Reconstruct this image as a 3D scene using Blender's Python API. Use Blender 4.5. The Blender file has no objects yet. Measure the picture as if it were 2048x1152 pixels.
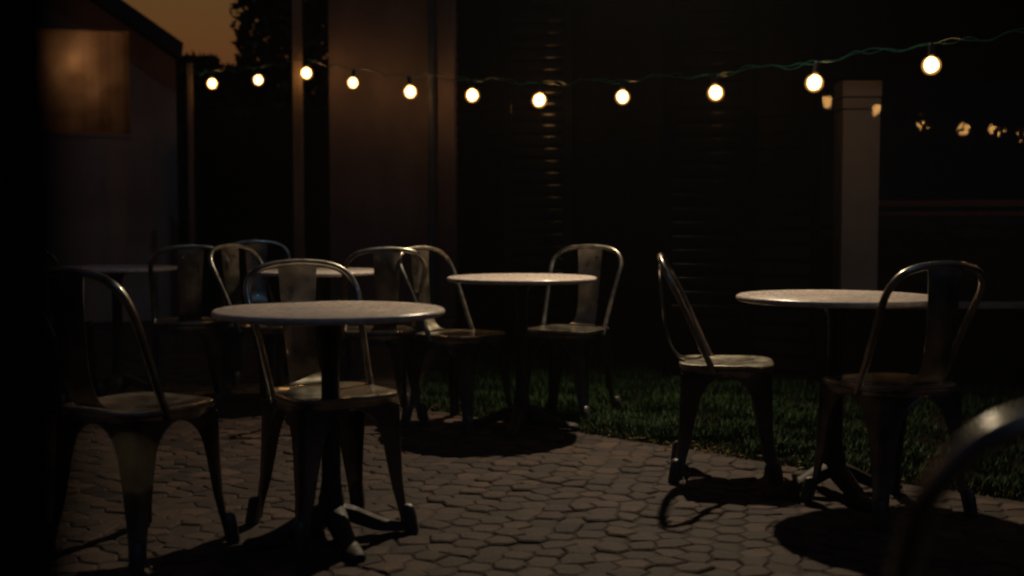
import bpy, bmesh, math, random
from mathutils import Vector, Matrix, noise
R = math.radians
random.seed(11)

sc = bpy.context.scene
COL = sc.collection

# ------------------------------------------------------------------ camera
CAM_H = 1.01
cd = bpy.data.cameras.new('camera')
cam = bpy.data.objects.new('camera', cd)
COL.objects.link(cam)
cam.location = (0, 0, CAM_H)
cam.rotation_euler = (R(90) - math.atan(141 / 2400), 0, 0)
cd.sensor_width = 36.0
cd.lens = 2400 / 2048 * 36.0
cd.clip_start = 0.05
cd.clip_end = 500
cd.dof.use_dof = True
cd.dof.focus_distance = 4.7
cd.dof.aperture_fstop = 1.9
cd.dof.aperture_blades = 0
sc.camera = cam

# ------------------------------------------------------------------ world, very weak sun, exposure
w = bpy.data.worlds.new('World')
sc.world = w
w.use_nodes = True
nt = w.node_tree
bg = nt.nodes['Background']
sky = nt.nodes.new('ShaderNodeTexSky')
sky.sky_type = 'NISHITA'
sky.sun_disc = False
sky.sun_elevation = R(-6.0)
sky.sun_rotation = R(-16)
sky.air_density = 3.2
sky.dust_density = 4.5
sky.ozone_density = 0.3
glow = nt.nodes.new('ShaderNodeMix')          # even dim blue of the night air over the whole dome
glow.data_type = 'RGBA'
glow.blend_type = 'ADD'
glow.inputs[0].default_value = 1.0
glow.inputs[7].default_value = (0.0012, 0.0015, 0.0030, 1)
nt.links.new(sky.outputs[0], glow.inputs[6])
nt.links.new(glow.outputs[2], bg.inputs[0])
bg.inputs[1].default_value = 4.0

sd = bpy.data.lights.new('sun', 'SUN')
sd.energy = 0.05
sd.angle = R(1.0)
sd.color = (0.30, 0.62, 1.0)
sun = bpy.data.objects.new('sun', sd)
COL.objects.link(sun)
sun.rotation_euler = Vector((-0.34, 0.58, -0.74)).to_track_quat('-Z', 'Y').to_euler()

sc.view_settings.view_transform = 'Standard'
sc.view_settings.look = 'None'
sc.view_settings.exposure = 0
sc.view_settings.gamma = 1
sc.view_settings.use_curve_mapping = False
sc.render.engine = 'CYCLES'
sc.cycles.max_bounces = 6
sc.cycles.transparent_max_bounces = 8
sc.cycles.sample_clamp_indirect = 3.0
sc.cycles.use_denoising = True
sc.render.film_transparent = False
sc.cycles.pixel_filter_type = 'BLACKMAN_HARRIS'
sc.cycles.filter_width = 2.3


# ------------------------------------------------------------------ materials
def new_mat(name):
    m = bpy.data.materials.new(name)
    m.use_nodes = True
    return m, m.node_tree, m.node_tree.nodes['Principled BSDF']


def ramp(nt, fac, stops):
    r = nt.nodes.new('ShaderNodeValToRGB')
    el = r.color_ramp.elements
    while len(el) < len(stops):
        el.new(0.5)
    for e, (p, c) in zip(el, stops):
        e.position = p
        e.color = tuple(c) + (1,) if len(c) == 3 else c
    nt.links.new(fac, r.inputs[0])
    return r.outputs[0]


def tex_noise(nt, scale, detail=5, rough=0.55, coord='Object', stretch=None):
    tc = nt.nodes.new('ShaderNodeTexCoord')
    out = tc.outputs[coord]
    if stretch:
        mp = nt.nodes.new('ShaderNodeMapping')
        mp.inputs['Scale'].default_value = stretch
        nt.links.new(out, mp.inputs[0])
        out = mp.outputs[0]
    n = nt.nodes.new('ShaderNodeTexNoise')
    n.inputs['Scale'].default_value = scale
    n.inputs['Detail'].default_value = detail
    n.inputs['Roughness'].default_value = rough
    nt.links.new(out, n.inputs['Vector'])
    return n.outputs['Fac']


def bump(nt, b, h, strength, dist):
    bn = nt.nodes.new('ShaderNodeBump')
    bn.inputs['Strength'].default_value = strength
    bn.inputs['Distance'].default_value = dist
    nt.links.new(h, bn.inputs['Height'])
    nt.links.new(bn.outputs[0], b.inputs['Normal'])


def noisy(name, c1, c2, scale=8, rough=(0.6, 0.8), metal=0.0, bmp=0.0, bscale=None, bdist=0.01,
          spec=0.5, stretch=None, lo=0.35, hi=0.68, coord='Object', detail=6):
    m, nt, b = new_mat(name)
    f = tex_noise(nt, scale, detail, coord=coord, stretch=stretch)
    nt.links.new(ramp(nt, f, [(lo, c1), (hi, c2)]), b.inputs['Base Color'])
    g = tex_noise(nt, scale * 2.3, 4, coord=coord, stretch=stretch)
    mr = nt.nodes.new('ShaderNodeMapRange')
    mr.inputs['From Min'].default_value = 0.3
    mr.inputs['From Max'].default_value = 0.7
    mr.inputs['To Min'].default_value = rough[0]
    mr.inputs['To Max'].default_value = rough[1]
    nt.links.new(g, mr.inputs[0])
    nt.links.new(mr.outputs[0], b.inputs['Roughness'])
    b.inputs['Metallic'].default_value = metal
    b.inputs['Specular IOR Level'].default_value = spec
    if bmp:
        h = tex_noise(nt, bscale or scale * 4, 6, coord=coord, stretch=stretch)
        bump(nt, b, h, bmp, bdist)
    return m


def emitter(name, col, strength):
    m = bpy.data.materials.new(name)
    m.use_nodes = True
    nt = m.node_tree
    nt.nodes.remove(nt.nodes['Principled BSDF'])
    e = nt.nodes.new('ShaderNodeEmission')
    e.inputs[0].default_value = tuple(col) + (1,)
    e.inputs[1].default_value = strength
    nt.links.new(e.outputs[0], nt.nodes['Material Output'].inputs[0])
    return m


M = {}
M['steel'] = noisy('worn_steel', (0.11, 0.106, 0.09), (0.52, 0.485, 0.39), 7, (0.25, 0.45), 1.0, lo=0.36, hi=0.64)
_b = M['steel'].node_tree.nodes['Principled BSDF']
_b.inputs['Coat Weight'].default_value = 1.0
_b.inputs['Coat Roughness'].default_value = 0.09
M['leg_steel'] = noisy('shade_dark_leg_steel', (0.055, 0.055, 0.055), (0.20, 0.195, 0.175), 7, (0.28, 0.48), 1.0, lo=0.36, hi=0.66)  # same steel as the seat, darkened so the legs' shade sits in the colour
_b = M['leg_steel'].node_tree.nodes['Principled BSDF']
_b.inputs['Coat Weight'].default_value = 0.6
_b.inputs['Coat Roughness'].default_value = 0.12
M['foot'] = noisy('foot_cap', (0.05, 0.05, 0.048), (0.10, 0.098, 0.09), 20, (0.4, 0.6), 0.6)
M['rubber'] = noisy('rubber', (0.02, 0.02, 0.02), (0.035, 0.035, 0.035), 20, (0.6, 0.8))
M['top'] = noisy('table_laminate', (0.58, 0.49, 0.44), (0.76, 0.67, 0.61), 26, (0.20, 0.34), 0, 0.03, 40, 0.002, lo=0.38, hi=0.62)
M['rim'] = noisy('table_rim', (0.34, 0.31, 0.29), (0.46, 0.42, 0.39), 20, (0.28, 0.4))
M['iron'] = noisy('black_iron', (0.014, 0.012, 0.010), (0.04, 0.030, 0.022), 18, (0.5, 0.7), 0, 0.25, 90, 0.002, spec=0.3)
M['paver'] = None
M['siding'] = noisy('dark_siding_paint', (0.0035, 0.0035, 0.004), (0.007, 0.0068, 0.0065), 5, (0.5, 0.65), 0, 0.2, 30, 0.003, spec=0.0)
M['shutter'] = noisy('dark_gloss_shutter', (0.006, 0.006, 0.006), (0.012, 0.011, 0.010), 6, (0.08, 0.16), 0, 0.06, 40, 0.002, spec=0.14)
M['shutter_dull'] = noisy('dark_satin_shutter', (0.002, 0.002, 0.002), (0.004, 0.0038, 0.0035), 6, (0.12, 0.20), 0, 0.06, 40, 0.002, spec=0.015)
M['plaster'] = noisy('brown_plaster', (0.17, 0.125, 0.125), (0.24, 0.18, 0.18), 2.2, (0.75, 0.95), 0, 0.5, 45, 0.006)
M['pipe'] = noisy('grey_pipe', (0.05, 0.055, 0.066), (0.08, 0.085, 0.10), 8, (0.4, 0.6))
M['column'] = noisy('column_paint', (0.55, 0.44, 0.37), (0.68, 0.55, 0.47), 4, (0.55, 0.75), 0, 0.25, 40, 0.003)
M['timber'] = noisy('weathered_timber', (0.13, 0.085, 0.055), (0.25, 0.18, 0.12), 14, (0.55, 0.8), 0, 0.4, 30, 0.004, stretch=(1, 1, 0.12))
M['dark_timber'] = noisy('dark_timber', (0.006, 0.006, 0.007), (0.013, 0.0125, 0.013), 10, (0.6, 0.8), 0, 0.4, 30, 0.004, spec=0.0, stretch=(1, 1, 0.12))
M['house'] = noisy('house_render', (0.36, 0.22, 0.16), (0.54, 0.35, 0.26), 1.4, (0.8, 0.95), 0, 0.4, 30, 0.006)
M['panel'] = noisy('pale_plaster', (0.20, 0.105, 0.055), (0.42, 0.24, 0.13), 2.5, (0.75, 0.9), 0, 0.3, 25, 0.005)
M['roof'] = noisy('dark_roof', (0.02, 0.018, 0.017), (0.04, 0.034, 0.03), 8, (0.7, 0.9), 0, 0.4, 30, 0.01)
M['bark'] = noisy('bark', (0.035, 0.028, 0.022), (0.08, 0.06, 0.045), 12, (0.8, 0.95), 0, 0.8, 25, 0.01)
M['leaf'] = noisy('dark_leaf', (0.012, 0.020, 0.009), (0.026, 0.038, 0.015), 3, (0.5, 0.7))
M['soil'] = noisy('soil', (0.005, 0.0045, 0.0035), (0.012, 0.010, 0.0075), 6, (0.85, 0.95), 0, 0.6, 30, 0.02, spec=0.0)
M['sand'] = noisy('joint_sand', (0.014, 0.010, 0.008), (0.036, 0.024, 0.018), 30, (0.9, 1.0), 0, 0.6, 120, 0.004)
M['cord'] = noisy('green_cord', (0.008, 0.09, 0.085), (0.02, 0.20, 0.18), 40, (0.25, 0.4))
M['socket'] = noisy('socket_plastic', (0.012, 0.012, 0.012), (0.02, 0.02, 0.02), 40, (0.3, 0.45))
M['sill'] = noisy('sill_stone', (0.16, 0.16, 0.165), (0.26, 0.26, 0.265), 6, (0.6, 0.8), 0, 0.3, 40, 0.004)
M['interior'] = noisy('interior_paint', (0.03, 0.028, 0.028), (0.055, 0.05, 0.05), 3, (0.7, 0.9))
M['counter'] = noisy('red_counter', (0.34, 0.14, 0.10), (0.5, 0.22, 0.16), 5, (0.35, 0.55))
M['brass'] = noisy('brass', (0.55, 0.42, 0.2), (0.7, 0.55, 0.3), 20, (0.2, 0.3), 1.0)
M['bulb'] = emitter('lit_bulb_core', (1.0, 0.55, 0.21), 18.0)
_m = emitter('amber_halo_globe', (1.0, 0.45, 0.14), 0.9)  # bulb envelope whose faint amber emission stands in for the halo
_t = _m.node_tree
_tr = _t.nodes.new('ShaderNodeBsdfTransparent')
_tr.inputs[0].default_value = (1.0, 0.88, 0.68, 1)
_mx = _t.nodes.new('ShaderNodeMixShader')
_mx.inputs[0].default_value = 0.30
_t.links.new(_tr.outputs[0], _mx.inputs[1])
_t.links.new(_t.nodes['Emission'].outputs[0], _mx.inputs[2])
_t.links.new(_mx.outputs[0], _t.nodes['Material Output'].inputs[0])
M['globe'] = _m
M['lamp_bulb'] = emitter('floodlight_lens', (1.0, 0.83, 0.58), 1.0)
M['enamel'] = noisy('enamel_shade', (0.03, 0.03, 0.03), (0.05, 0.05, 0.05), 12, (0.3, 0.5))


def paver_mat():
    m, nt, b = new_mat('clay_paver')
    at = nt.nodes.new('ShaderNodeAttribute')
    at.attribute_name = 'tone'
    base = ramp(nt, at.outputs['Fac'], [(0.0, (0.015, 0.0085, 0.0062)), (0.35, (0.033, 0.0192, 0.0143)),
                                       (0.7, (0.049, 0.0288, 0.0215)), (1.0, (0.074, 0.045, 0.034))])
    f = tex_noise(nt, 9, 8, 0.65)
    mx = nt.nodes.new('ShaderNodeMix')
    mx.data_type = 'RGBA'
    mx.blend_type = 'MULTIPLY'
    mx.inputs[0].default_value = 0.75
    nt.links.new(base, mx.inputs[6])
    nt.links.new(ramp(nt, f, [(0.28, (0.35, 0.33, 0.33)), (0.72, (1.25, 1.18, 1.12))]), mx.inputs[7])
    g = tex_noise(nt, 24, 6, 0.7)
    mx2 = nt.nodes.new('ShaderNodeMix')
    mx2.data_type = 'RGBA'
    mx2.blend_type = 'MULTIPLY'
    mx2.inputs[0].default_value = 0.9
    nt.links.new(mx.outputs[2], mx2.inputs[6])
    nt.links.new(ramp(nt, g, [(0.30, (0.50, 0.52, 0.58)), (0.48, (1.0, 1.0, 1.0)), (0.62, (1.25, 1.08, 0.92)), (0.75, (1.65, 1.32, 1.0))]), mx2.inputs[7])
    nt.links.new(mx2.outputs[2], b.inputs['Base Color'])
    b.inputs['Roughness'].default_value = 0.72
    b.inputs['Specular IOR Level'].default_value = 0.35
    h = tex_noise(nt, 70, 8, 0.7)
    bump(nt, b, h, 0.9, 0.008)
    return m


M['paver'] = paver_mat()


def grass_mat():
    m, nt, b = new_mat('grass_blade')
    at = nt.nodes.new('ShaderNodeAttribute')
    at.attribute_name = 'tone'
    c = ramp(nt, at.outputs['Fac'], [(0.0, (0.004, 0.013, 0.003)), (0.55, (0.011, 0.037, 0.007)),
                                    (0.8, (0.022, 0.036, 0.008)), (1.0, (0.13, 0.075, 0.022))])
    nt.links.new(c, b.inputs['Base Color'])
    b.inputs['Roughness'].default_value = 0.6
    b.inputs['Specular IOR Level'].default_value = 0.1
    return m


M['grass'] = grass_mat()


def glass_mat():
    m = bpy.data.materials.new('window_glass')
    m.use_nodes = True
    nt = m.node_tree
    nt.nodes.remove(nt.nodes['Principled BSDF'])
    tr = nt.nodes.new('ShaderNodeBsdfTransparent')
    tr.inputs[0].default_value = (0.85, 0.88, 0.88, 1)
    gl = nt.nodes.new('ShaderNodeBsdfGlossy')
    gl.inputs['Roughness'].default_value = 0.02
    mx = nt.nodes.new('ShaderNodeMixShader')
    mx.inputs[0].default_value = 0.032
    n = tex_noise(nt, 5.5, 2)
    bn = nt.nodes.new('ShaderNodeBump')
    bn.inputs['Strength'].default_value = 0.5
    bn.inputs['Distance'].default_value = 0.005
    nt.links.new(n, bn.inputs['Height'])
    nt.links.new(bn.outputs[0], gl.inputs['Normal'])
    nt.links.new(tr.outputs[0], mx.inputs[1])
    nt.links.new(gl.outputs[0], mx.inputs[2])
    nt.links.new(mx.outputs[0], nt.nodes['Material Output'].inputs[0])
    return m


M['glass'] = glass_mat()
m, nt, b = new_mat('curtain_cloth')
nt.nodes.remove(b)
tl = nt.nodes.new('ShaderNodeBsdfTranslucent')
nt.links.new(ramp(nt, tex_noise(nt, 3.0, 4), [(0.3, (0.40, 0.29, 0.20)), (0.7, (0.70, 0.53, 0.38))]), tl.inputs[0])
nt.links.new(tl.outputs[0], nt.nodes['Material Output'].inputs[0])
M['curtain'] = m
M['indoor'] = emitter('indoor_lamp_bulb', (1.0, 0.70, 0.46), 24.0)


# ------------------------------------------------------------------ helpers
def link(o, parent=None):
    COL.objects.link(o)
    if parent:
        o.parent = parent
    return o


def obj(name, bm, mat, parent=None, smooth=False):
    me = bpy.data.meshes.new(name)
    bmesh.ops.recalc_face_normals(bm, faces=bm.faces)
    if smooth:
        for f in bm.faces:
            f.smooth = True
    bm.to_mesh(me)
    bm.free()
    me.materials.append(M[mat] if isinstance(mat, str) else mat)
    if smooth:
        try:
            me.set_sharp_from_angle(angle=R(50))
        except Exception:
            pass
    return link(bpy.data.objects.new(name, me), parent)


def thing(name, label, cat, loc=(0, 0, 0), rz=0, group=None):
    o = link(bpy.data.objects.new(name, None))
    o.empty_display_size = 0.1
    o.location = loc
    o.rotation_euler = (0, 0, rz)
    o['label'] = label
    o['category'] = cat
    if group:
        o['group'] = group
    return o


def struct(o):
    o['kind'] = 'structure'
    return o


def box(bm, x0, x1, y0, y1, z0, z1, bev=0.0, mtx=None):
    g = bmesh.ops.create_cube(bm, size=1)
    vs = g['verts']
    for v in vs:
        v.co = Vector((x0 + (v.co.x + .5) * (x1 - x0), y0 + (v.co.y + .5) * (y1 - y0), z0 + (v.co.z + .5) * (z1 - z0)))
        if mtx:
            v.co = mtx @ v.co
    if bev:
        es = list({e for v in vs for e in v.link_edges})
        bmesh.ops.bevel(bm, geom=es, offset=bev, segments=2, affect='EDGES', profile=0.5)


def tube(bm, pts, r, n=10, cap=True):
    pts = [Vector(p) for p in pts]
    rings = []
    up = None
    for i, p in enumerate(pts):
        a = pts[max(i - 1, 0)]
        b = pts[min(i + 1, len(pts) - 1)]
        t = (b - a).normalized()
        if up is None:
            up = Vector((0, 0, 1)) if abs(t.z) < 0.9 else Vector((1, 0, 0))
        s = t.cross(up).normalized()
        up = s.cross(t).normalized()
        rr = r[i] if isinstance(r, (list, tuple)) else r
        rings.append([bm.verts.new(p + s * math.cos(2 * math.pi * k / n) * rr + up * math.sin(2 * math.pi * k / n) * rr) for k in range(n)])
    for i in range(len(rings) - 1):
        for k in range(n):
            bm.faces.new((rings[i][k], rings[i][(k + 1) % n], rings[i + 1][(k + 1) % n], rings[i + 1][k]))
    if cap:
        bm.faces.new(rings[0][::-1])
        bm.faces.new(rings[-1])


def lathe(bm, prof, n=32, c=(0, 0, 0)):
    rings = []
    for (r, z) in prof:
        if r < 1e-6:
            rings.append([bm.verts.new((c[0], c[1], c[2] + z))])
        else:
            rings.append([bm.verts.new((c[0] + r * math.cos(2 * math.pi * k / n), c[1] + r * math.sin(2 * math.pi * k / n), c[2] + z)) for k in range(n)])
    for a, b in zip(rings, rings[1:]):
        for k in range(n):
            k2 = (k + 1) % n
            if len(a) == 1 and len(b) == 1:
                continue
            if len(a) == 1:
                bm.faces.new((a[0], b[k2], b[k]))
            elif len(b) == 1:
                bm.faces.new((a[k], a[k2], b[0]))
            else:
                bm.faces.new((a[k], a[k2], b[k2], b[k]))


def sheet(bm, P, th):
    nu, nv = len(P), len(P[0])
    P = [[Vector(p) for p in row] for row in P]
    A, B = [], []
    for i in range(nu):
        ra, rb = [], []
        for j in range(nv):
            du = P[min(i + 1, nu - 1)][j] - P[max(i - 1, 0)][j]
            dv = P[i][min(j + 1, nv - 1)] - P[i][max(j - 1, 0)]
            nn = du.cross(dv)
            nn = nn.normalized() if nn.length > 1e-12 else Vector((0, 0, 1))
            ra.append(bm.verts.new(P[i][j] + nn * th / 2))
            rb.append(bm.verts.new(P[i][j] - nn * th / 2))
        A.append(ra)
        B.append(rb)
    for i in range(nu - 1):
        for j in range(nv - 1):
            bm.faces.new((A[i][j], A[i + 1][j], A[i + 1][j + 1], A[i][j + 1]))
            bm.faces.new((B[i][j], B[i][j + 1], B[i + 1][j + 1], B[i + 1][j]))
    for i in range(nu - 1):
        for j in (0, nv - 1):
            bm.faces.new((A[i][j], B[i][j], B[i + 1][j], A[i + 1][j]))
    for j in range(nv - 1):
        for i in (0, nu - 1):
            bm.faces.new((A[i][j], A[i][j + 1], B[i][j + 1], B[i][j]))


def interp(tab, z):
    for (z0, v0), (z1, v1) in zip(tab, tab[1:]):
        if z <= z1:
            k = (z - z0) / (z1 - z0)
            return v0 + (v1 - v0) * k
    return tab[-1][1]


def catmull(pts, n):
    pts = [Vector(p) for p in pts]
    P = [2 * pts[0] - pts[1]] + pts + [2 * pts[-1] - pts[-2]]
    out = []
    for i in range(1, len(P) - 2):
        for k in range(n):
            t = k / n
            a, b, c, d = P[i - 1], P[i], P[i + 1], P[i + 2]
            out.append(0.5 * ((2 * b) + (c - a) * t + (2 * a - 5 * b + 4 * c - d) * t * t + (3 * b - a - 3 * c + d) * t ** 3))
    out.append(pts[-1])
    return out


# ------------------------------------------------------------------ metal hoop-back chair
def make_chair(name):
    t = thing(name, 'x', 'chair')
    # seat: a pressed pan with a rolled rim
    bm = bmesh.new()

    def outline(h, z, n=40):
        vs = []
        for k in range(n):
            a = 2 * math.pi * k / n
            c, s = math.cos(a), math.sin(a)
            e = 4.6
            rr = (abs(c) ** e + abs(s) ** e) ** (-1 / e)
            x, y = c * rr * h, s * rr * h
            x *= 1.0 + 0.035 * (y / 0.18)
            vs.append(bm.verts.new((x, y, z)))
        return vs
    layers = [outline(.165, .405), outline(.170, .405), outline(.172, .428), outline(.181, .432), outline(.184, .440),
              outline(.181, .4485), outline(.172, .4505), outline(.155, .4475), outline(.10, .4435), outline(.04, .4425)]
    for a, b in zip(layers, layers[1:]):
        n = len(a)
        for k in range(n):
            bm.faces.new((a[k], a[(k + 1) % n], b[(k + 1) % n], b[k]))
    bm.faces.new(layers[-1])
    obj('seat', bm, 'steel', t, True)
    # hoop
    half = [(.174, -.045, .418), (.178, -.085, .50), (.186, -.135, .61), (.196, -.185, .715), (.196, -.213, .768),
            (.180, -.232, .806), (.146, -.245, .834), (.095, -.253, .849), (.04, -.257, .855), (0, -.258, .8565)]
    full = half + [(-x, y, z) for x, y, z in half[-2::-1]]
    bm = bmesh.new()
    tube(bm, catmull(full, 5), .0125, 12)
    obj('back_hoop', bm, 'steel', t, True)
    # splat
    prof = [(.8465, -.254, .070), (.80, -.2545, .068), (.73, -.250, .064), (.65, -.242, .060), (.58, -.232, .057), (.53, -.221, .056),
            (.495, -.207, .057), (.472, -.192, .060), (.459, -.176, .066), (.4535, -.158, .072)]
    prof = [tuple(v) for v in catmull([(a, b, c) for a, b, c in prof], 3)]
    bm = bmesh.new()
    P = []
    for (z, y, hw) in prof:
        row = []
        for j in range(7):
            u = -1 + j / 3
            row.append((u * hw, y - 0.010 * (1 - u * u) * min(1, (z - .45) / .08), z))
        P.append(row)
    sheet(bm, P, .0025)
    obj('back_splat', bm, 'steel', t, True)
    # legs
    wt = [(0, .030), (.08, .033), (.16, .044), (.24, .056), (.30, .066), (.345, .080), (.375, .100), (.395, .124), (.408, .148), (.414, .164)]
    ct = [(0, .196), (.05, .190), (.09, .184), (.16, .177), (.26, .173), (.34, .171), (.414, .1695)]
    zs = [0.012, .03, .05, .07, .09, .12, .16, .20, .24, .28, .31, .335, .355, .37, .383, .394, .402, .408, .414]
    for sx, sy in ((1, 1), (-1, 1), (1, -1), (-1, -1)):
        bm = bmesh.new()
        P = []
        for z in zs:
            c, wd = interp(ct, z), interp(wt, z)
            rd = .016
            row = [(c - wd, c), (c - wd * .6, c), (c - rd, c)]
            for k in (1, 2, 3):
                a = math.pi / 2 * (1 - k / 4)
                row.append((c - rd + rd * math.cos(a), c - rd + rd * math.sin(a)))
            row += [(c, c - rd), (c, c - wd * .6), (c, c - wd)]
            P.append([(sx * x, sy * y, z) for x, y in row])
        sheet(bm, P, .003)
        # rolled bead along the two free edges
        for jj in (0, -1):
            tube(bm, [P[i][jj] for i in range(len(P))], .0032, 6)
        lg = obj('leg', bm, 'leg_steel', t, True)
        bm = bmesh.new()
        mt = Matrix.Translation((sx * .186, sy * .186, 0)) @ Matrix.Rotation(math.atan2(sy, sx), 4, 'Z')
        rings = [(.0, .021, .012), (.012, .022, .010), (.05, .0215, .004), (.082, .020, -.001), (.090, .013, -.004)]
        prev = None
        for (z, h, off) in rings:
            rg = [bm.verts.new(mt @ Vector((off + h * cx, h * cy * 0.9, z))) for cx, cy in ((1, .5), (.5, 1), (-.5, 1), (-1, .5), (-1, -.5), (-.5, -1), (.5, -1), (1, -.5))]
            if prev:
                for k in range(8):
                    bm.faces.new((prev[k], prev[(k + 1) % 8], rg[(k + 1) % 8], rg[k]))
            else:
                bm.faces.new(rg)
            prev = rg
        bm.faces.new(prev)
        obj('foot', bm, 'foot', lg, True)
    return t


def dup(root, label=None, name=None):
    r = root.copy()
    COL.objects.link(r)
    if label:
        r['label'] = label
    for ch in list(root.children):
        c = ch.copy()
        COL.objects.link(c)
        c.parent = r
        for g in list(ch.children):
            d = g.copy()
            COL.objects.link(d)
            d.parent = c
    return r


CHAIRS = [
    # x, y, rot(deg), label
    (-.59, 3.86, 213, 'metal hoop-back chair tucked under the nearest round table, facing the camera'),
    (-1.135, 3.62, -30, 'dark metal hoop-back chair at the left, seen from behind, beside the nearest table'),
    (.285, 6.06, 151, 'metal hoop-back chair right of the middle table, standing with its back to the lawn'),
    (-.25, 5.82, 235, 'metal hoop-back chair left of the middle table with its lit back splat, facing right'),
    (-.68, 6.02, 18, 'dim metal chair behind the one with the lit splat at the middle table'),
    (-1.28, 6.30, 243, 'metal hoop-back chair at the left of the shaded table behind the nearest table'),
    (-1.53, 7.35, 200, 'farthest metal chair, facing the camera behind the shaded table'),
    (-1.78, 6.55, 20, 'dark metal chair right of the far left table, seen from behind'),
    (-2.50, 6.45, -12, 'leftmost dim metal chair, standing before the far left table'),
    (.838, 4.68, 261, 'metal hoop-back chair in profile with a lit seat, left of the right-hand table'),
    (1.30, 4.11, 23, 'dark metal hoop-back chair in front of the right-hand table, seen from behind'),
]

# ------------------------------------------------------------------ ground, paving, lawn
bm = bmesh.new()
bmesh.ops.create_grid(bm, x_segments=8, y_segments=8, size=120)
bmesh.ops.translate(bm, verts=bm.verts, vec=(0, 60, -.05))
struct(obj('ground', bm, 'soil'))

EDGE_K = -.895


def edge_y(x):                       # lawn edge as it crosses the paving
    return 5.57 + EDGE_K * (x - .362) + .035 * math.sin(x * 3.1 + .4) + .02 * math.sin(x * 9.0)


LAWN_X0 = -.55


def on_paving(x, y):
    if x < LAWN_X0:
        return True
    return y < edge_y(x)


bm = bmesh.new()
xs = [-6.0, LAWN_X0] + [LAWN_X0 + .1 * k for k in range(1, 60)]
lo = [bm.verts.new((x, -2.5, -.0052)) for x in xs]
hi = [bm.verts.new((x, 11.6 if i < 1 else (max(edge_y(x), -2.4) if x > LAWN_X0 else 11.6), -.0052)) for i, x in enumerate(xs)]
for i in range(len(xs) - 1):
    bm.faces.new((lo[i], lo[i + 1], hi[i + 1], hi[i]))
pavement = struct(obj('pavement', bm, 'sand'))

# irregular rounded pavers
PW = 0.100
ROT = R(17)
cr, sr = math.cos(ROT), math.sin(ROT)
corner_cache = {}


def corner(p):
    k = (round(p[0], 3), round(p[1], 3))
    if k not in corner_cache:
        h = noise.noise_vector(Vector((k[0] * 21.3, k[1] * 17.7, 3.1)))
        corner_cache[k] = (p[0] + h.x * .032, p[1] + h.y * .032)
    return corner_cache[k]


cells = []
rad = PW / math.sqrt(3)
for j in range(-20, 150):
    for i in range(-80, 80):
        cx = i * PW + (PW / 2 if j % 2 else 0)
        cy = j * rad * 1.5
        x, y = cx * cr - cy * sr, cx * sr + cy * cr
        if -4.6 < x < 3.3 and .6 < y < 10.5 and on_paving(x, y + .03):
            if y > 8.6 - (x + 1.0) and x > -.9:
                continue
            cells.append((cx, cy, x, y))


def paver_geo(cx, cy, rnd):
    ring = []
    for k in range(6):
        a = math.pi / 6 + k * math.pi / 3
        ring.append(corner((cx + rad * math.cos(a), cy + rad * math.sin(a))))
    mx = sum(p[0] for p in ring) / 6
    my = sum(p[1] for p in ring) / 6
    tx, ty, dz = rnd.uniform(-.06, .06), rnd.uniform(-.06, .06), rnd.uniform(-.005, .0035)
    V = []
    for (ins, z) in ((.0025, -.02), (.0025, -.005), (.0095, .0003)):
        for (px, py) in ring:
            d = math.hypot(px - mx, py - my)
            k = (d - ins) / d
            qx, qy = (px - mx) * k, (py - my) * k
            V.append(Vector((qx, qy, z + dz + tx * qx + ty * qy)))
    V.append(Vector((0, 0, .0025 + dz)))
    Fc = []
    for L in (0, 6):
        for k in range(6):
            Fc.append((L + k, L + (k + 1) % 6, L + 6 + (k + 1) % 6, L + 6 + k))
    for k in range(6):
        Fc.append((12 + k, 12 + (k + 1) % 6, 18))
    gx, gy = mx * cr - my * sr, mx * sr + my * cr
    V = [Vector((v.x * cr - v.y * sr, v.x * sr + v.y * cr, v.z)) for v in V]
    return V, Fc, gx, gy


def in_view(x, y):
    return y > 3.38 and abs(x / y) < .435


cells.sort(key=lambda c: (not in_view(c[2], c[3]), c[3]))
rnd = random.Random(5)
SV, SF, ST = [], [], []
for n, (cx, cy, x, y) in enumerate(cells):
    V, Fc, gx, gy = paver_geo(cx, cy, rnd)
    tone = min(1, max(0, rnd.gauss(.5, .30)))
    if n < 300:
        me = bpy.data.meshes.new('paver')
        me.from_pydata(V, [], Fc)
        a = me.attributes.new('tone', 'FLOAT', 'POINT')
        a.data.foreach_set('value', [tone] * len(V))
        me.materials.append(M['paver'])
        o = link(bpy.data.objects.new('paver', me), pavement)
        o.location = (gx, gy, 0)
    else:
        b0 = len(SV)
        SV += [v + Vector((gx, gy, 0)) for v in V]
        SF += [tuple(b0 + q for q in f) for f in Fc]
        ST += [tone] * len(V)
me = bpy.data.meshes.new('paver_field')
me.from_pydata(SV, [], SF)
a = me.attributes.new('tone', 'FLOAT', 'POINT')
a.data.foreach_set('value', ST)
me.materials.append(M['paver'])
o = link(bpy.data.objects.new('paver_field', me), pavement)
o['kind'] = 'stuff'

# facade line: from the corner by the window running back to the left
WC = Vector((1.92, 6.92, 0))
WD = Vector((-.713, .70, 0)).normalized()
WN = Vector((-.70, -.713, 0)).normalized()           # towards the seats
WROT = math.atan2(WD.y, WD.x)


def wall_y(x):
    t = (WC.x - x) / .713
    return WC.y + .70 * t


bm = bmesh.new()
xs = [LAWN_X0 + .1 * k for k in range(0, 60)]
lo = [bm.verts.new((x, edge_y(x) - .01, -.012)) for x in xs]
hi = [bm.verts.new((x, (wall_y(x) + .1 if x < 1.85 else 7.3), -.012)) for x in xs]
for i in range(len(xs) - 1):
    bm.faces.new((lo[i], lo[i + 1], hi[i + 1], hi[i]))
struct(obj('lawn_soil', bm, 'soil'))

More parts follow.
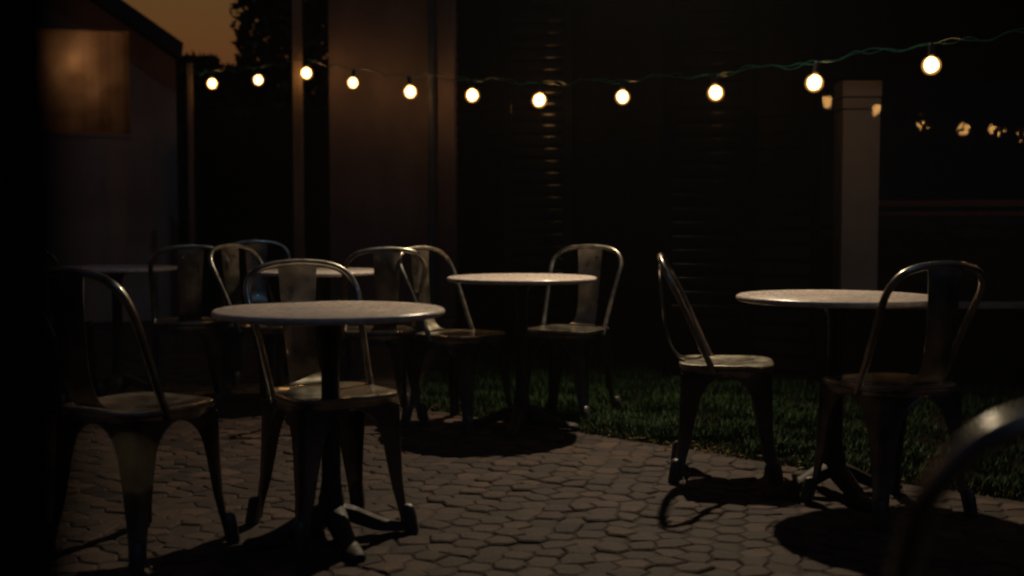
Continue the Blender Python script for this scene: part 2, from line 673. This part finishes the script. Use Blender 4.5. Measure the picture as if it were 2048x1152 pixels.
# grass blades
V, Fc, T = [], [], []
rnd = random.Random(8)
for k in range(95000):
    x = rnd.uniform(LAWN_X0, 2.9)
    top = (wall_y(x) if x < 1.85 else 7.2)
    e = edge_y(x)
    y = e + (rnd.random() ** 1.5) * (top - e) + rnd.gauss(0, .02) - .012
    d = y - e
    clump = noise.noise(Vector((x * 3.5, y * 3.5, 0)))
    if clump < -.12 and rnd.random() < .8:
        continue
    if x > 1.3 and rnd.random() < min(.6, (x - 1.3) * .9):
        continue
    if d < 0 and rnd.random() < .55:
        continue
    h = rnd.uniform(.02, .055) * (1 + .9 * clump) * (0.45 + min(1, max(0, d) / .12) * .65)
    a = rnd.uniform(0, 2 * math.pi)
    lean = rnd.uniform(.1, .9) * h
    wd = rnd.uniform(.0018, .0038)
    dx, dy = math.cos(a), math.sin(a)
    sx, sy = -dy * wd, dx * wd
    b0 = len(V)
    z0 = -.014
    V += [(x - sx, y - sy, z0), (x + sx, y + sy, z0),
          (x + dx * lean * .35 - sx * .8, y + dy * lean * .35 - sy * .8, z0 + h * .62),
          (x + dx * lean * .35 + sx * .8, y + dy * lean * .35 + sy * .8, z0 + h * .62),
          (x + dx * lean, y + dy * lean, z0 + h)]
    Fc += [(b0, b0 + 1, b0 + 3, b0 + 2), (b0 + 2, b0 + 3, b0 + 4)]
    tn = min(.85, max(0, rnd.gauss(.42 + .25 * clump, .16)))
    if d < .06 and rnd.random() < .16 + .3 * max(0, 1 - abs(x - .75) / .3):
        tn = rnd.uniform(.85, 1)
    T += [tn] * 5
me = bpy.data.meshes.new('grass')
me.from_pydata(V, [], Fc)
a = me.attributes.new('tone', 'FLOAT', 'POINT')
a.data.foreach_set('value', T)
me.materials.append(M['grass'])
o = link(bpy.data.objects.new('grass', me))
o['kind'] = 'stuff'
o['label'] = 'uneven dark green lawn strip between the paving and the dark wall'
o['category'] = 'grass'

# dry leaves and straw along the lawn edge
V, Fc, T = [], [], []
for k in range(190):
    x = rnd.uniform(-.5, 2.3)
    if rnd.random() < .4:
        x = rnd.gauss(.75, .16)
    y = edge_y(x) + rnd.gauss(0, .06)
    s = rnd.uniform(.006, .017)
    a = rnd.uniform(0, 6.28)
    c, q = math.cos(a) * s, math.sin(a) * s
    z = rnd.uniform(.004, .014)
    b0 = len(V)
    V += [(x - c, y - q, z), (x + q * .45, y - c * .45, z + rnd.uniform(-.002, .008)), (x + c, y + q, z + rnd.uniform(0, .008)),
          (x - q * .45, y + c * .45, z + rnd.uniform(-.002, .008))]
    Fc += [(b0, b0 + 1, b0 + 2), (b0, b0 + 2, b0 + 3)]
    T += [rnd.uniform(.86, 1)] * 4
me = bpy.data.meshes.new('leaf_litter')
me.from_pydata(V, [], Fc)
a = me.attributes.new('tone', 'FLOAT', 'POINT')
a.data.foreach_set('value', T)
me.materials.append(M['grass'])
o = link(bpy.data.objects.new('leaf_litter', me))
o['kind'] = 'stuff'
o['label'] = 'dry yellowish leaf litter along the lawn edge'
o['category'] = 'leaves'


# ------------------------------------------------------------------ dark sided wall and shutters
def wall_frame(name, label, cat, t, off=0):
    p = WC + WD * t + WN * off
    return thing(name, label, cat, p, WROT)
# local x runs back along the wall, local +y points away from / -y ... (checked: local y = WD rotated 90)


sgn = 1 if (Matrix.Rotation(WROT, 3, 'Z') @ Vector((0, 1, 0))).dot(WN) > 0 else -1   # which local y side faces the seats

wall = wall_frame('siding_wall', 'near-black wall of horizontal boards behind the lawn and string lights', 'wall', .22)
LEN = 3.28 - .22
bm = bmesh.new()
box(bm, 0, LEN, *sorted((-sgn * .07, -sgn * .03)), -.04, 4.3)
obj('backing', bm, 'siding', wall)
bm = bmesh.new()
pitch = .095
prof = [(-.03, .0), (.004, .0), (.006, .004), (-.008, pitch * 1.06), (-.03, pitch * 1.06)]
rows = []
for x in (0.004, LEN - .004):
    rows.append([bm.verts.new((x, sgn * y, z)) for y, z in prof])
for k in range(5):
    bm.faces.new((rows[0][k], rows[0][(k + 1) % 5], rows[1][(k + 1) % 5], rows[1][k]))
bm.faces.new(rows[0]); bm.faces.new(rows[1])
first = obj('board', bm, 'siding', wall)
rnd = random.Random(3)
for k in range(1, 44):
    b = first.copy()
    COL.objects.link(b)
    b.parent = wall
    b.location = (0, sgn * rnd.uniform(-.0015, .0015), k * pitch)


def shutter(hinge, end, z0, z1, label, mat='shutter'):
    h, e = Vector(hinge), Vector(end)
    d = e - h
    wdt = d.length
    rz = math.atan2(d.y, d.x)
    t = thing('louvred_shutter', label, 'shutter', (h.x, h.y, z0), rz, 'dark louvred shutters on the boarded wall')
    s = -1 if (Matrix.Rotation(rz, 3, 'Z') @ Vector((0, 1, 0))).y > 0 else 1
    H = z1 - z0
    for x0 in (0, wdt - .06):
        bm = bmesh.new()
        box(bm, x0, x0 + .06, -.018, .018, 0, H, .003)
        obj('stile', bm, mat, t)
    for zz in (0, H - .07):
        bm = bmesh.new()
        box(bm, .061, wdt - .061, -.016, .016, zz, zz + .07, .003)
        obj('rail', bm, mat, t)
    bm = bmesh.new()
    pt = .0855
    n = 10
    rows = []
    for x in (.062, wdt - .062):
        row = []
        for k in range(n + 1):
            a = -math.pi / 2 + math.pi * k / n
            row.append(bm.verts.new((x, s * (.002 + .017 * math.cos(a)), .5 * pt + (.5 * pt - .003) * math.sin(a))))
        row.append(bm.verts.new((x, -s * .006, pt - .004)))
        row.append(bm.verts.new((x, -s * .006, .004)))
        rows.append(row)
    m = len(rows[0])
    for k in range(m):
        bm.faces.new((rows[0][k], rows[0][(k + 1) % m], rows[1][(k + 1) % m], rows[1][k]))
    bm.faces.new(rows[0]); bm.faces.new(rows[1])
    f = obj('slat', bm, mat, t, True)
    f.location = (0, 0, .072)
    k = 1
    while .072 + (k + 1) * pt < H - .07:
        b = f.copy()
        COL.objects.link(b)
        b.parent = t
        b.location = (0, 0, .072 + k * pt)
        b.rotation_euler = (rnd.uniform(-.03, .03), 0, 0)
        k += 1


shutter((.42, 8.37), (-.06, 8.44), .32, 2.55, 'dark louvred shutter with a ladder of small bulb reflections, beside the pilaster')
shutter((1.46, 7.33), (.93, 7.43), .32, 2.55, 'dark louvred shutter with two or three bulb reflections, nearer the window', 'shutter_dull')

# ------------------------------------------------------------------ brown pilaster with downpipe
pil = wall_frame('plaster_pilaster', 'broad brown plaster pilaster left of the dark boarded wall', 'pilaster', 3.285)
bm = bmesh.new()
box(bm, 0, 1.58, *sorted((-sgn * .25, sgn * .02)), -.04, 4.4, .012)
obj('shaft', bm, 'plaster', pil)
bm = bmesh.new()
box(bm, -.004, 1.584, *sorted((-sgn * .2, sgn * .045)), -.04, .22, .01)
obj('plinth', bm, 'plaster', pil)
dp = thing('downpipe', 'thin grey downpipe fixed to the brown pilaster', 'pipe', WC + WD * 3.50 + WN * .062, WROT)
bm = bmesh.new()
lathe(bm, [(.0, .0), (.034, .0), (.034, 4.2), (0, 4.2)], 16)
obj('pipe', bm, 'pipe', dp, True)
for z in (.7, 1.9, 3.1):
    bm = bmesh.new()
    lathe(bm, [(.0345, z), (.042, z + .002), (.042, z + .03), (.0345, z + .032)], 16)
    box(bm, -.008, .008, *sorted((-sgn * .036, -sgn * .05)), z + .006, z + .024)
    obj('bracket', bm, 'pipe', dp, True)


# ------------------------------------------------------------------ posts that carry the string lights
def post(label, loc, s, h):
    t = thing('timber_post', label, 'post', loc, R(8), 'posts carrying the string lights')
    bm = bmesh.new()
    box(bm, -s / 2, s / 2, -s / 2, s / 2, -.05, h, .006)
    obj('shaft', bm, 'timber', t)
    bm = bmesh.new()
    tube(bm, [(0, -s / 2 + .005, h - .3), (0, -s / 2 - .03, h - .3), (0, -s / 2 - .04, h - .28)], .004, 8)
    obj('hook', bm, 'iron', t, True)


post('slim timber post lit by the third bulb, standing in front of the tall dark tree', (-1.805, 10.19, 0), .085, 3.9)
post('thin timber post at the left end of the string lights', (-2.945, 11.06, 0), .05, 2.42)

# ------------------------------------------------------------------ glazed front at the right
GX0, GX1, GY = 1.822, 5.2, 7.22
gf = thing('glazed_shopfront', 'dark shopfront window at the right reflecting small bulbs', 'window', (GX0, GY, 0))
bm = bmesh.new()
box(bm, 0, GX1 - GX0, -.03, .012, -.04, .46)
obj('stall_riser', bm, 'siding', gf)
bm = bmesh.new()
box(bm, 0, GX1 - GX0, -.07, .10, .463, .500, .006)
obj('sill', bm, 'sill', gf)
bm = bmesh.new()
box(bm, .0, GX1 - GX0, -.004, .004, .505, 1.83)
obj('pane', bm, 'glass', gf)
bm = bmesh.new()
box(bm, -.03, GX1 - GX0, -.02, .3, 1.834, 4.3)
obj('fascia', bm, 'siding', gf)
bm = bmesh.new()
box(bm, -.03, -.002, -.12, .2, -.04, 1.832)
obj('jamb', bm, 'siding', gf)
col = thing('painted_column', 'pale square column behind the shop glass at its left end', 'column', (2.098, GY + .125, 0))
bm = bmesh.new()
box(bm, -.112, .112, -.1, .1, -.04, 1.655, .006)
obj('shaft', bm, 'column', col)
bm = bmesh.new()
box(bm, -.115, .115, -.103, .1, 1.662, 1.726, .004)
obj('neck_block', bm, 'column', col)
bm = bmesh.new()
box(bm, -.118, .118, -.106, .1, 1.733, 1.829, .004)
obj('cap_block', bm, 'column', col)
# shop interior shell
bm = bmesh.new()
box(bm, 1.9, GX1, GY + 3.2, GY + 3.4, -.04, 3.0)
struct(obj('interior_back_wall', bm, 'interior'))
bm = bmesh.new()
box(bm, 1.76, 1.89, GY + .31, GY + 3.4, -.04, 3.0)
struct(obj('interior_side_wall', bm, 'interior'))
bm = bmesh.new()
box(bm, 1.9, GX1, GY + .305, GY + 3.19, 2.4, 2.5)
struct(obj('interior_ceiling', bm, 'interior'))
bm = bmesh.new()
box(bm, 1.9, GX1, GY + .02, GY + 3.19, -.045, -.003)
struct(obj('interior_floor', bm, 'interior'))
ct = thing('bar_counter', 'low reddish counter with a curved rim inside the dark shop', 'counter', (2.3, GY + .85, 0))
bm = bmesh.new()
P0 = [(0.05 + 2.9 * k / 24, .10 - .22 * math.sin(math.pi * k / 24)) for k in range(25)]
for (z0, z1, o_) in ((1.085, 1.125, .05),):
    A = [bm.verts.new((x, y - o_, z0)) for x, y in P0]
    B = [bm.verts.new((x, y - o_, z1)) for x, y in P0]
    C = [bm.verts.new((x, .6, z1)) for x, y in P0]
    D = [bm.verts.new((x, .6, z0)) for x, y in P0]
    for k in range(24):
        bm.faces.new((A[k], A[k + 1], B[k + 1], B[k])); bm.faces.new((B[k], B[k + 1], C[k + 1], C[k]))
        bm.faces.new((D[k], D[k + 1], A[k + 1], A[k])); bm.faces.new((C[k], C[k + 1], D[k + 1], D[k]))
    bm.faces.new((A[0], B[0], C[0], D[0])); bm.faces.new((A[-1], D[-1], C[-1], B[-1]))
obj('counter_top', bm, 'counter', ct)
bm = bmesh.new()
A = [bm.verts.new((x, y, -.0)) for x, y in P0]
B = [bm.verts.new((x, y, 1.02)) for x, y in P0]
A2 = [bm.verts.new((x, .55, -.0)) for x, y in P0]
B2 = [bm.verts.new((x, .55, 1.02)) for x, y in P0]
for k in range(24):
    bm.faces.new((A[k], A[k + 1], B[k + 1], B[k])); bm.faces.new((A2[k], B2[k], B2[k + 1], A2[k + 1])); bm.faces.new((B[k], B[k + 1], B2[k + 1], B2[k]))
bm.faces.new((A[0], B[0], B2[0], A2[0])); bm.faces.new((A[-1], A2[-1], B2[-1], B[-1]))
obj('counter_front', bm, 'interior', ct)
bm = bmesh.new()
for k in range(24):
    (xa, ya), (xb, yb) = P0[k], P0[k + 1]
    vs = [bm.verts.new(v) for v in ((xa, ya - .02, 1.022), (xb, yb - .02, 1.022), (xb, yb - .02, 1.05), (xa, ya - .02, 1.05),
                                    (xa, ya + .1, 1.022), (xb, yb + .1, 1.022), (xb, yb + .1, 1.05), (xa, ya + .1, 1.05))]
    for f in ((0, 1, 2, 3), (3, 2, 6, 7), (4, 5, 1, 0), (7, 6, 5, 4)):
        bm.faces.new([vs[q] for q in f])
obj('trim_band', bm, 'counter', ct)

# ------------------------------------------------------------------ little house, bushes and tree beyond
hs = thing('gabled_house', 'brown rendered house with a sloping dark roof beyond the tables, upper left', 'house', (-4.872, 11.94, 0), R(16))
bm = bmesh.new()
pr = [(-1.5, -.05), (1.5, -.05), (1.5, 2.62), (0, 3.64), (-1.5, 2.62)]
a = [bm.verts.new((x, 0, z)) for x, z in pr]
b = [bm.verts.new((x, 4, z)) for x, z in pr]
q = [bm.verts.new((x, 0, z)) for x, z in ((0.0, 1.85), (1.05, 1.85), (1.05, 2.88), (0.0, 2.88))]
bm.faces.new((a[0], a[1], q[1], q[0])); bm.faces.new((a[1], a[2], q[2], q[1])); bm.faces.new((a[2], a[3], q[3], q[2]))
bm.faces.new((a[3], a[4], q[3])); bm.faces.new((a[4], a[0], q[0], q[3]))
bm.faces.new(b[::-1])
for k in range(5):
    bm.faces.new((a[k], b[k], b[(k + 1) % 5], a[(k + 1) % 5]))
obj('wall', bm, 'house', hs)
for s in (1, -1):
    bm = bmesh.new()
    pr = [(0, 3.655), (s * 1.555, 2.597), (s * 1.575, 2.75), (0, 3.84)]
    a = [bm.verts.new((x, -.28, z)) for x, z in pr]
    b = [bm.verts.new((x, 4.2, z)) for x, z in pr]
    bm.faces.new(a); bm.faces.new(b)
    for k in range(4):
        bm.faces.new((a[k], b[k], b[(k + 1) % 4], a[(k + 1) % 4]))
    obj('roof', bm, 'roof', hs)
win = bm = bmesh.new()
x0, x1, z0, z1 = 0.0, 1.05, 1.85, 2.88
for (u0, u1, v0, v1) in ((x0 - .03, x0, z0 - .03, z1 + .02), (x1, x1 + .02, z0 - .03, z1 + .02), (x0, x1, z1, z1 + .02), (x0, x1, z0 - .03, z0)):
    box(bm, u0, u1, -.015, -.002, v0, v1)
wf = obj('window', bm, 'house', hs)
bm = bmesh.new()
P = []
for k in range(49):
    x = x0 + (x1 - x0) * k / 48
    P.append([(x, .045 + .004 * math.sin(k * .6) + .002 * math.sin(k * 1.7), z) for z in (z0, (z0 + z1) / 2, z1)])
sheet(bm, P, .002)
o = obj('curtain', bm, 'curtain', wf, True)
o['label'] = 'drawn curtain with a weak lamp behind it'
bm = bmesh.new()
bmesh.ops.create_uvsphere(bm, u_segments=14, v_segments=8, radius=.05)
bmesh.ops.translate(bm, verts=bm.verts, vec=(.47, .31, 2.55))
obj('indoor_lamp', bm, 'indoor', wf, True)


def foliage(name, label, cat, loc, shape, n, size, stem_h, stem_r, seed, group=None):
    t = thing(name, label, cat, loc, 0, group)
    rd = random.Random(seed)
    bm = bmesh.new()
    tube(bm, [(0, 0, -.05), (.02, .01, stem_h * .5), (0, 0, stem_h)], [stem_r, stem_r * .8, stem_r * .3], 10)
    for k in range(7):
        a = rd.uniform(0, 6.28)
        z = rd.uniform(.25, .85) * stem_h
        rr = shape(z) * .75
        tube(bm, [(0, 0, z), (rr * .5 * math.cos(a), rr * .5 * math.sin(a), z + .12), (rr * math.cos(a), rr * math.sin(a), z + .3)], [stem_r * .4, stem_r * .25, stem_r * .1], 6)
    obj('trunk', bm, 'bark', t, True)
    V, Fc = [], []
    zmax = stem_h * 1.12
    while len(Fc) < n:
        z = rd.uniform(.12, zmax)
        rr = shape(z)
        if rr <= 0:
            continue
        a = rd.uniform(0, 6.28)
        lump = 1 + .28 * noise.noise(Vector((math.cos(a) * 2.2 + seed, math.sin(a) * 2.2, z * 2.4)))
        r = rr * lump * math.sqrt(rd.uniform(.05, 1))
        c = Vector((r * math.cos(a), r * math.sin(a), z))
        s = size * rd.uniform(.6, 1.3)
        u = Vector((rd.gauss(0, 1), rd.gauss(0, 1), rd.gauss(0, 1))).normalized()
        v = u.orthogonal().normalized()
        v = (Matrix.Rotation(rd.uniform(0, 6.28), 3, u) @ v) * s * .42
        u *= s
        b0 = len(V)
        V += [c - u, c + v - u * .1, c + u, c - v - u * .1]
        Fc.append((b0, b0 + 1, b0 + 2, b0 + 3))
    me = bpy.data.meshes.new('crown')
    me.from_pydata(V, [], Fc)
    me.materials.append(M['leaf'])
    link(bpy.data.objects.new('crown', me), t)


def round_shape(top, rad_, base=.1):
    def f(z):
        k = (z - base) / (top - base)
        if k <= 0 or k >= 1:
            return 0
        return rad_ * min(1, (k / .25) ** .5) * (max(0, 1 - max(0, (k - .55) / .45) ** 2.2)) ** .5
    return f


foliage('tall_tree', 'tall dark columnar tree behind the slim post', 'tree', (-2.33, 13.0, 0), round_shape(6.4, .62), 16000, .075, 5.8, .12, 4)
foliage('bush', 'dark bush between the brown house and the orange sky, left of the string lights', 'bush', (-3.30, 12.75, 0), round_shape(2.86, .36), 9000, .06, 2.4, .05, 6, 'dark bushes against the glowing sky')
foliage('bush', 'dark bush under the orange sky between the first two string bulbs', 'bush', (-2.98, 13.2, 0), round_shape(2.80, .42), 9000, .06, 2.35, .05, 9, 'dark bushes against the glowing sky')
foliage('bush', 'dark bush in front of the tall tree, lower than its neighbours', 'bush', (-2.75, 12.6, 0), round_shape(2.45, .42), 8000, .06, 2.0, .05, 12, 'dark bushes against the glowing sky')

# dark board fence between the posts
fn = thing('dark_fence', 'nearly black board fence between the two posts under the string lights', 'fence', (-3.05, 11.55, 0), math.atan2(-.62, 1.2))
first = None
for k in range(13):
    if first is None:
        bm = bmesh.new()
        box(bm, 0, .118, -.011, .011, -.05, 2.02, .003)
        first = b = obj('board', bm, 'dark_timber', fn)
    else:
        b = first.copy()
        COL.objects.link(b)
        b.parent = fn
    b.location = (k * .124, random.uniform(-.003, .003), random.uniform(-.01, .01))
for z in (.4, 1.6):
    bm = bmesh.new()
    box(bm, 0, 13 * .124, .016, .06, z, z + .08, .003)
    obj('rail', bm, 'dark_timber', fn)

# ------------------------------------------------------------------ chairs
proto = make_chair('metal_chair')
proto['group'] = 'metal hoop-back chairs'
for i, (x, y, a, lab) in enumerate(CHAIRS):
    c = proto if i == 0 else dup(proto)
    c['label'] = lab
    c.location = (x, y, .002)
    c.rotation_euler = (0, 0, R(a))
# the same chair right by the camera
c = dup(proto, 'blurred metal chair close to the camera, its hoop cutting across the lower right corner')
c.location = (.503, 1.243, .002)
c.rotation_euler = (0, 0, R(10.3))


# ------------------------------------------------------------------ round tables
def make_table():
    t = thing('round_table', 'x', 'table', group='round pedestal tables')
    bm = bmesh.new()
    lathe(bm, [(0, .704), (.340, .704), (.3515, .706), (.3565, .7105)], 72)
    lathe(bm, [(.3565, .7105), (.358, .7165), (.356, .7225), (.3505, .7262), (0, .7268)], 72)
    bmesh.ops.remove_doubles(bm, verts=bm.verts, dist=1e-5)
    obj('tabletop', bm, 'top', t, True)
    bm = bmesh.new()
    lathe(bm, [(0, .690), (.12, .690), (.125, .695), (.125, .7035), (0, .7035)], 32)
    obj('mounting_plate', bm, 'iron', t, True)
    bm = bmesh.new()
    lathe(bm, [(0, .10), (.040, .10), (.041, .13), (.034, .16), (.030, .19), (.0285, .4), (.028, .62), (.031, .65), (.045, .68), (.05, .6895), (0, .6895)], 24)
    obj('pedestal', bm, 'iron', t, True)
    for k in range(4):
        a = math.pi / 2 * k
        bm = bmesh.new()
        secs = [(.0, .118, .034, .045), (.035, .115, .033, .05), (.08, .098, .029, .055), (.13, .072, .026, .05), (.18, .048, .025, .036), (.225, .034, .026, .026), (.262, .030, .028, .024), (.275, .022, .022, .016)]
        prev = None
        for (r_, zt, hw, th) in secs:
            zb = max(zt - th - (.0 if r_ > .2 else 0), .006 if r_ > .2 else zt - th)
            rg = []
            for (yy, zz) in ((-hw, zb), (-hw, zt - .010), (-hw * .55, zt - .001), (0, zt), (hw * .55, zt - .001), (hw, zt - .010), (hw, zb)):
                v = Matrix.Rotation(a, 3, 'Z') @ Vector((r_, yy, zz))
                rg.append(bm.verts.new(v))
            if prev:
                for q in range(7):
                    bm.faces.new((prev[q], prev[(q + 1) % 7], rg[(q + 1) % 7], rg[q]))
            else:
                bm.faces.new(rg)
            prev = rg
        bm.faces.new(prev)
        ft = obj('foot', bm, 'iron', t, True)
        bm = bmesh.new()
        p = Matrix.Rotation(a, 3, 'Z') @ Vector((.258, 0, 0))
        lathe(bm, [(0, 0), (.014, 0), (.014, .0085), (0, .0085)], 12, (p.x, p.y, 0))
        obj('glide', bm, 'rubber', ft)
    return t


tab = make_table()
for i, (x, y, a, lab) in enumerate([
    (-.565, 3.71, 25, 'nearest round pedestal table with a pale top, left of centre'),
    (.047, 5.72, -12, 'round pedestal table with a brightly lit top in the middle, by the lawn'),
    (1.175, 4.34, 15, 'round pedestal table on the right with a lit top'),
    (-2.26, 6.85, 10, 'dim round table at the far left, before the brown house wall'),
    (-1.05, 6.45, 30, 'shaded round table behind the nearest table, before the brown pilaster')]):
    t = tab if i == 0 else dup(tab)
    t['label'] = lab
    t.location = (x, y, .002)
    t.rotation_euler = (0, 0, R(a))

# ------------------------------------------------------------------ string lights
B = [(-2.732, 11.0, 2.231), (-2.204, 10.519, 2.203), (-1.704, 10.038, 2.214), (-1.248, 9.557, 2.071), (-.773, 9.076, 1.961), (-.291, 8.595, 1.886),
     (.198, 8.114, 1.804), (.694, 7.633, 1.769), (1.192, 7.152, 1.751), (1.679, 6.671, 1.761), (2.141, 6.19, 1.793),
     (2.63, 5.71, 1.80), (3.10, 5.23, 1.72), (3.60, 4.75, 1.72), (4.07, 4.27, 1.73), (4.53, 3.79, 1.74)]
DROP = .098
RB = .049


def string_lights(label, B, start, end, core_mat, seed):
    sl = thing('string_lights', label, 'string lights', (0, 0, 0))
    anchors = [start] + [(x, y, z + DROP + .004) for x, y, z in B] + [end]
    rd = random.Random(seed)
    pts = []
    for a, b in zip(anchors, anchors[1:]):
        a, b = Vector(a), Vector(b)
        n = 26
        ph = rd.uniform(0, 6.28)
        for k in range(n):
            u = k / n
            p = a.lerp(b, u)
            env = math.sin(math.pi * u)
            p.z += env * (.016 * math.sin(u * 6.28 * 1.5 + ph) + .008 * math.sin(u * 21 + ph * 2)) + .006 * env
            pts.append(p)
    pts.append(Vector(anchors[-1]))
    for s in (0, math.pi):
        bm = bmesh.new()
        q = []
        for i, p in enumerate(pts):
            a = i * .62 + 2.2 * math.sin(i * .19) + s
            k = 1 + .8 * math.sin(i * .37 + 1)
            q.append(p + Vector((.004 * math.cos(a), .004 * math.cos(a), .0075 * k * math.sin(a))))
        tube(bm, q, .0026, 6)
        obj('cord', bm, 'cord', sl, True)
    bm = bmesh.new()
    lathe(bm, [(0, .008), (.010, .008), (.013, .004), (.0165, -.004), (.0165, -.042), (.019, -.046), (.019, -.052), (0, -.052)], 16)
    sock = obj('socket', bm, 'socket', sl, True)
    bm = bmesh.new()
    pr = [(0, -.0), (.013, -.001), (.0145, -.010)]
    for k in range(3, 17):
        a = math.pi * k / 16
        pr.append((RB * math.sin(a) if k < 16 else 0, -.010 - RB * .86 + RB * math.cos(a)))
    lathe(bm, pr, 20)
    globe = obj('globe', bm, 'globe', sock, True)
    globe.location = (0, 0, -.0525)
    bm = bmesh.new()
    bmesh.ops.create_icosphere(bm, subdivisions=3, radius=.0355)
    for v in bm.verts:
        v.co *= 1 + .10 * noise.noise(v.co * 60)
        v.co.z *= 1.12
    core = obj('glowing_core', bm, core_mat, sock, True)
    core.location = (0, 0, -.0525 - .010 - RB * .80)
    for i, (x, y, z) in enumerate(B):
        s_ = sock if i == 0 else sock.copy()
        if i:
            COL.objects.link(s_)
            s_.parent = sl
            for part in (globe, core):
                b_ = part.copy()
                COL.objects.link(b_)
                b_.parent = s_
        s_.location = (x, y, z + DROP)
        s_.scale = (rd.uniform(.94, 1.06),) * 3
        s_.rotation_euler = (rd.uniform(-.14, .14), rd.uniform(-.14, .14), rd.uniform(0, 6))


string_lights('sagging string of glowing round bulbs on a green cord before the dark wall', B, (-2.945, 11.0, 2.31), (4.95, 3.35, 2.1), 'bulb', 2)

# ------------------------------------------------------------------ floodlight on the boarded wall, above the frame
LP = Vector((.78, 6.62, 3.30))
AIM = Vector((.50, 4.75, 0))
fl = thing('wall_floodlight', 'dark floodlight on a long arm high on the boarded wall above the lawn', 'lamp', (LP.x, LP.y, LP.z))
dirv = (AIM - LP).normalized()
rotq = dirv.to_track_quat('-Z', 'Y').to_matrix().to_4x4()
wp = -WN * 1.06
bm = bmesh.new()
tube(bm, catmull([-dirv * .19, -dirv * .24 + Vector((0, 0, .06)), wp * .35 + Vector((0, 0, .34)), wp * .97 + Vector((0, 0, .30))], 8), .014, 10)
obj('arm', bm, 'enamel', fl, True)
bm = bmesh.new()
lathe(bm, [(0, .20), (.035, .20), (.04, .13), (.06, .10), (.085, .04), (.09, .018), (.086, .018), (.08, .04), (.055, .095), (0, .11)], 28)
bmesh.ops.transform(bm, matrix=rotq, verts=bm.verts)
obj('reflector', bm, 'enamel', fl, True)
bm = bmesh.new()
lathe(bm, [(0, .028), (.07, .030), (.078, .036), (.07, .042), (0, .042)], 24)
bmesh.ops.transform(bm, matrix=rotq, verts=bm.verts)
obj('lens', bm, 'lamp_bulb', fl, True)
bm = bmesh.new()
box(bm, wp.x - .05, wp.x + .05, wp.y - .05, wp.y + .05, .24, .36, .01)
obj('wall_plate', bm, 'enamel', fl)
ld = bpy.data.lights.new('floodlight_beam', 'SPOT')
ld.energy = 440
ld.color = (1.0, 0.79, 0.53)
ld.shadow_soft_size = .03
ld.spot_size = R(106)
ld.spot_blend = 1.0
lo_ = link(bpy.data.objects.new('floodlight_beam', ld), fl)
lo_.rotation_euler = dirv.to_track_quat('-Z', 'Y').to_euler()

# ------------------------------------------------------------------ post right beside the camera on the left
np_ = thing('near_post', 'blurred dark timber post close to the camera at the left edge', 'post', (-.269, .35, 0))
bm = bmesh.new()
box(bm, -.13, .125, -.06, .06, -.05, 2.6, .02)
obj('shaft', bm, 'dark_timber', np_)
bm = bmesh.new()
bmesh.ops.create_uvsphere(bm, u_segments=16, v_segments=10, radius=.006)
bmesh.ops.translate(bm, verts=bm.verts, vec=(.140, .04, .925))
tube(bm, [(.12, .04, .925), (.140, .04, .925)], .0025, 8)
obj('knob', bm, 'brass', np_, True)

# ------------------------------------------------------------------ thin scattering volume, added to lift the blacks
bm = bmesh.new()
box(bm, -10, 10, -4, 19, -1.05, 7.5)
o = obj('haze', bm, 'soil')
m = bpy.data.materials.new('black_lift_haze')
m.use_nodes = True
nt = m.node_tree
nt.nodes.remove(nt.nodes['Principled BSDF'])
pv = nt.nodes.new('ShaderNodeVolumePrincipled')
pv.inputs['Color'].default_value = (0.9, 0.9, 0.92, 1)
pv.inputs['Density'].default_value = 0.0014
pv.inputs['Anisotropy'].default_value = 0.0
nt.links.new(pv.outputs[0], nt.nodes['Material Output'].inputs['Volume'])
o.data.materials.clear()
o.data.materials.append(m)
o['kind'] = 'stuff'
o['label'] = 'thin haze added over the whole yard to soften the blacks'
o['category'] = 'haze'
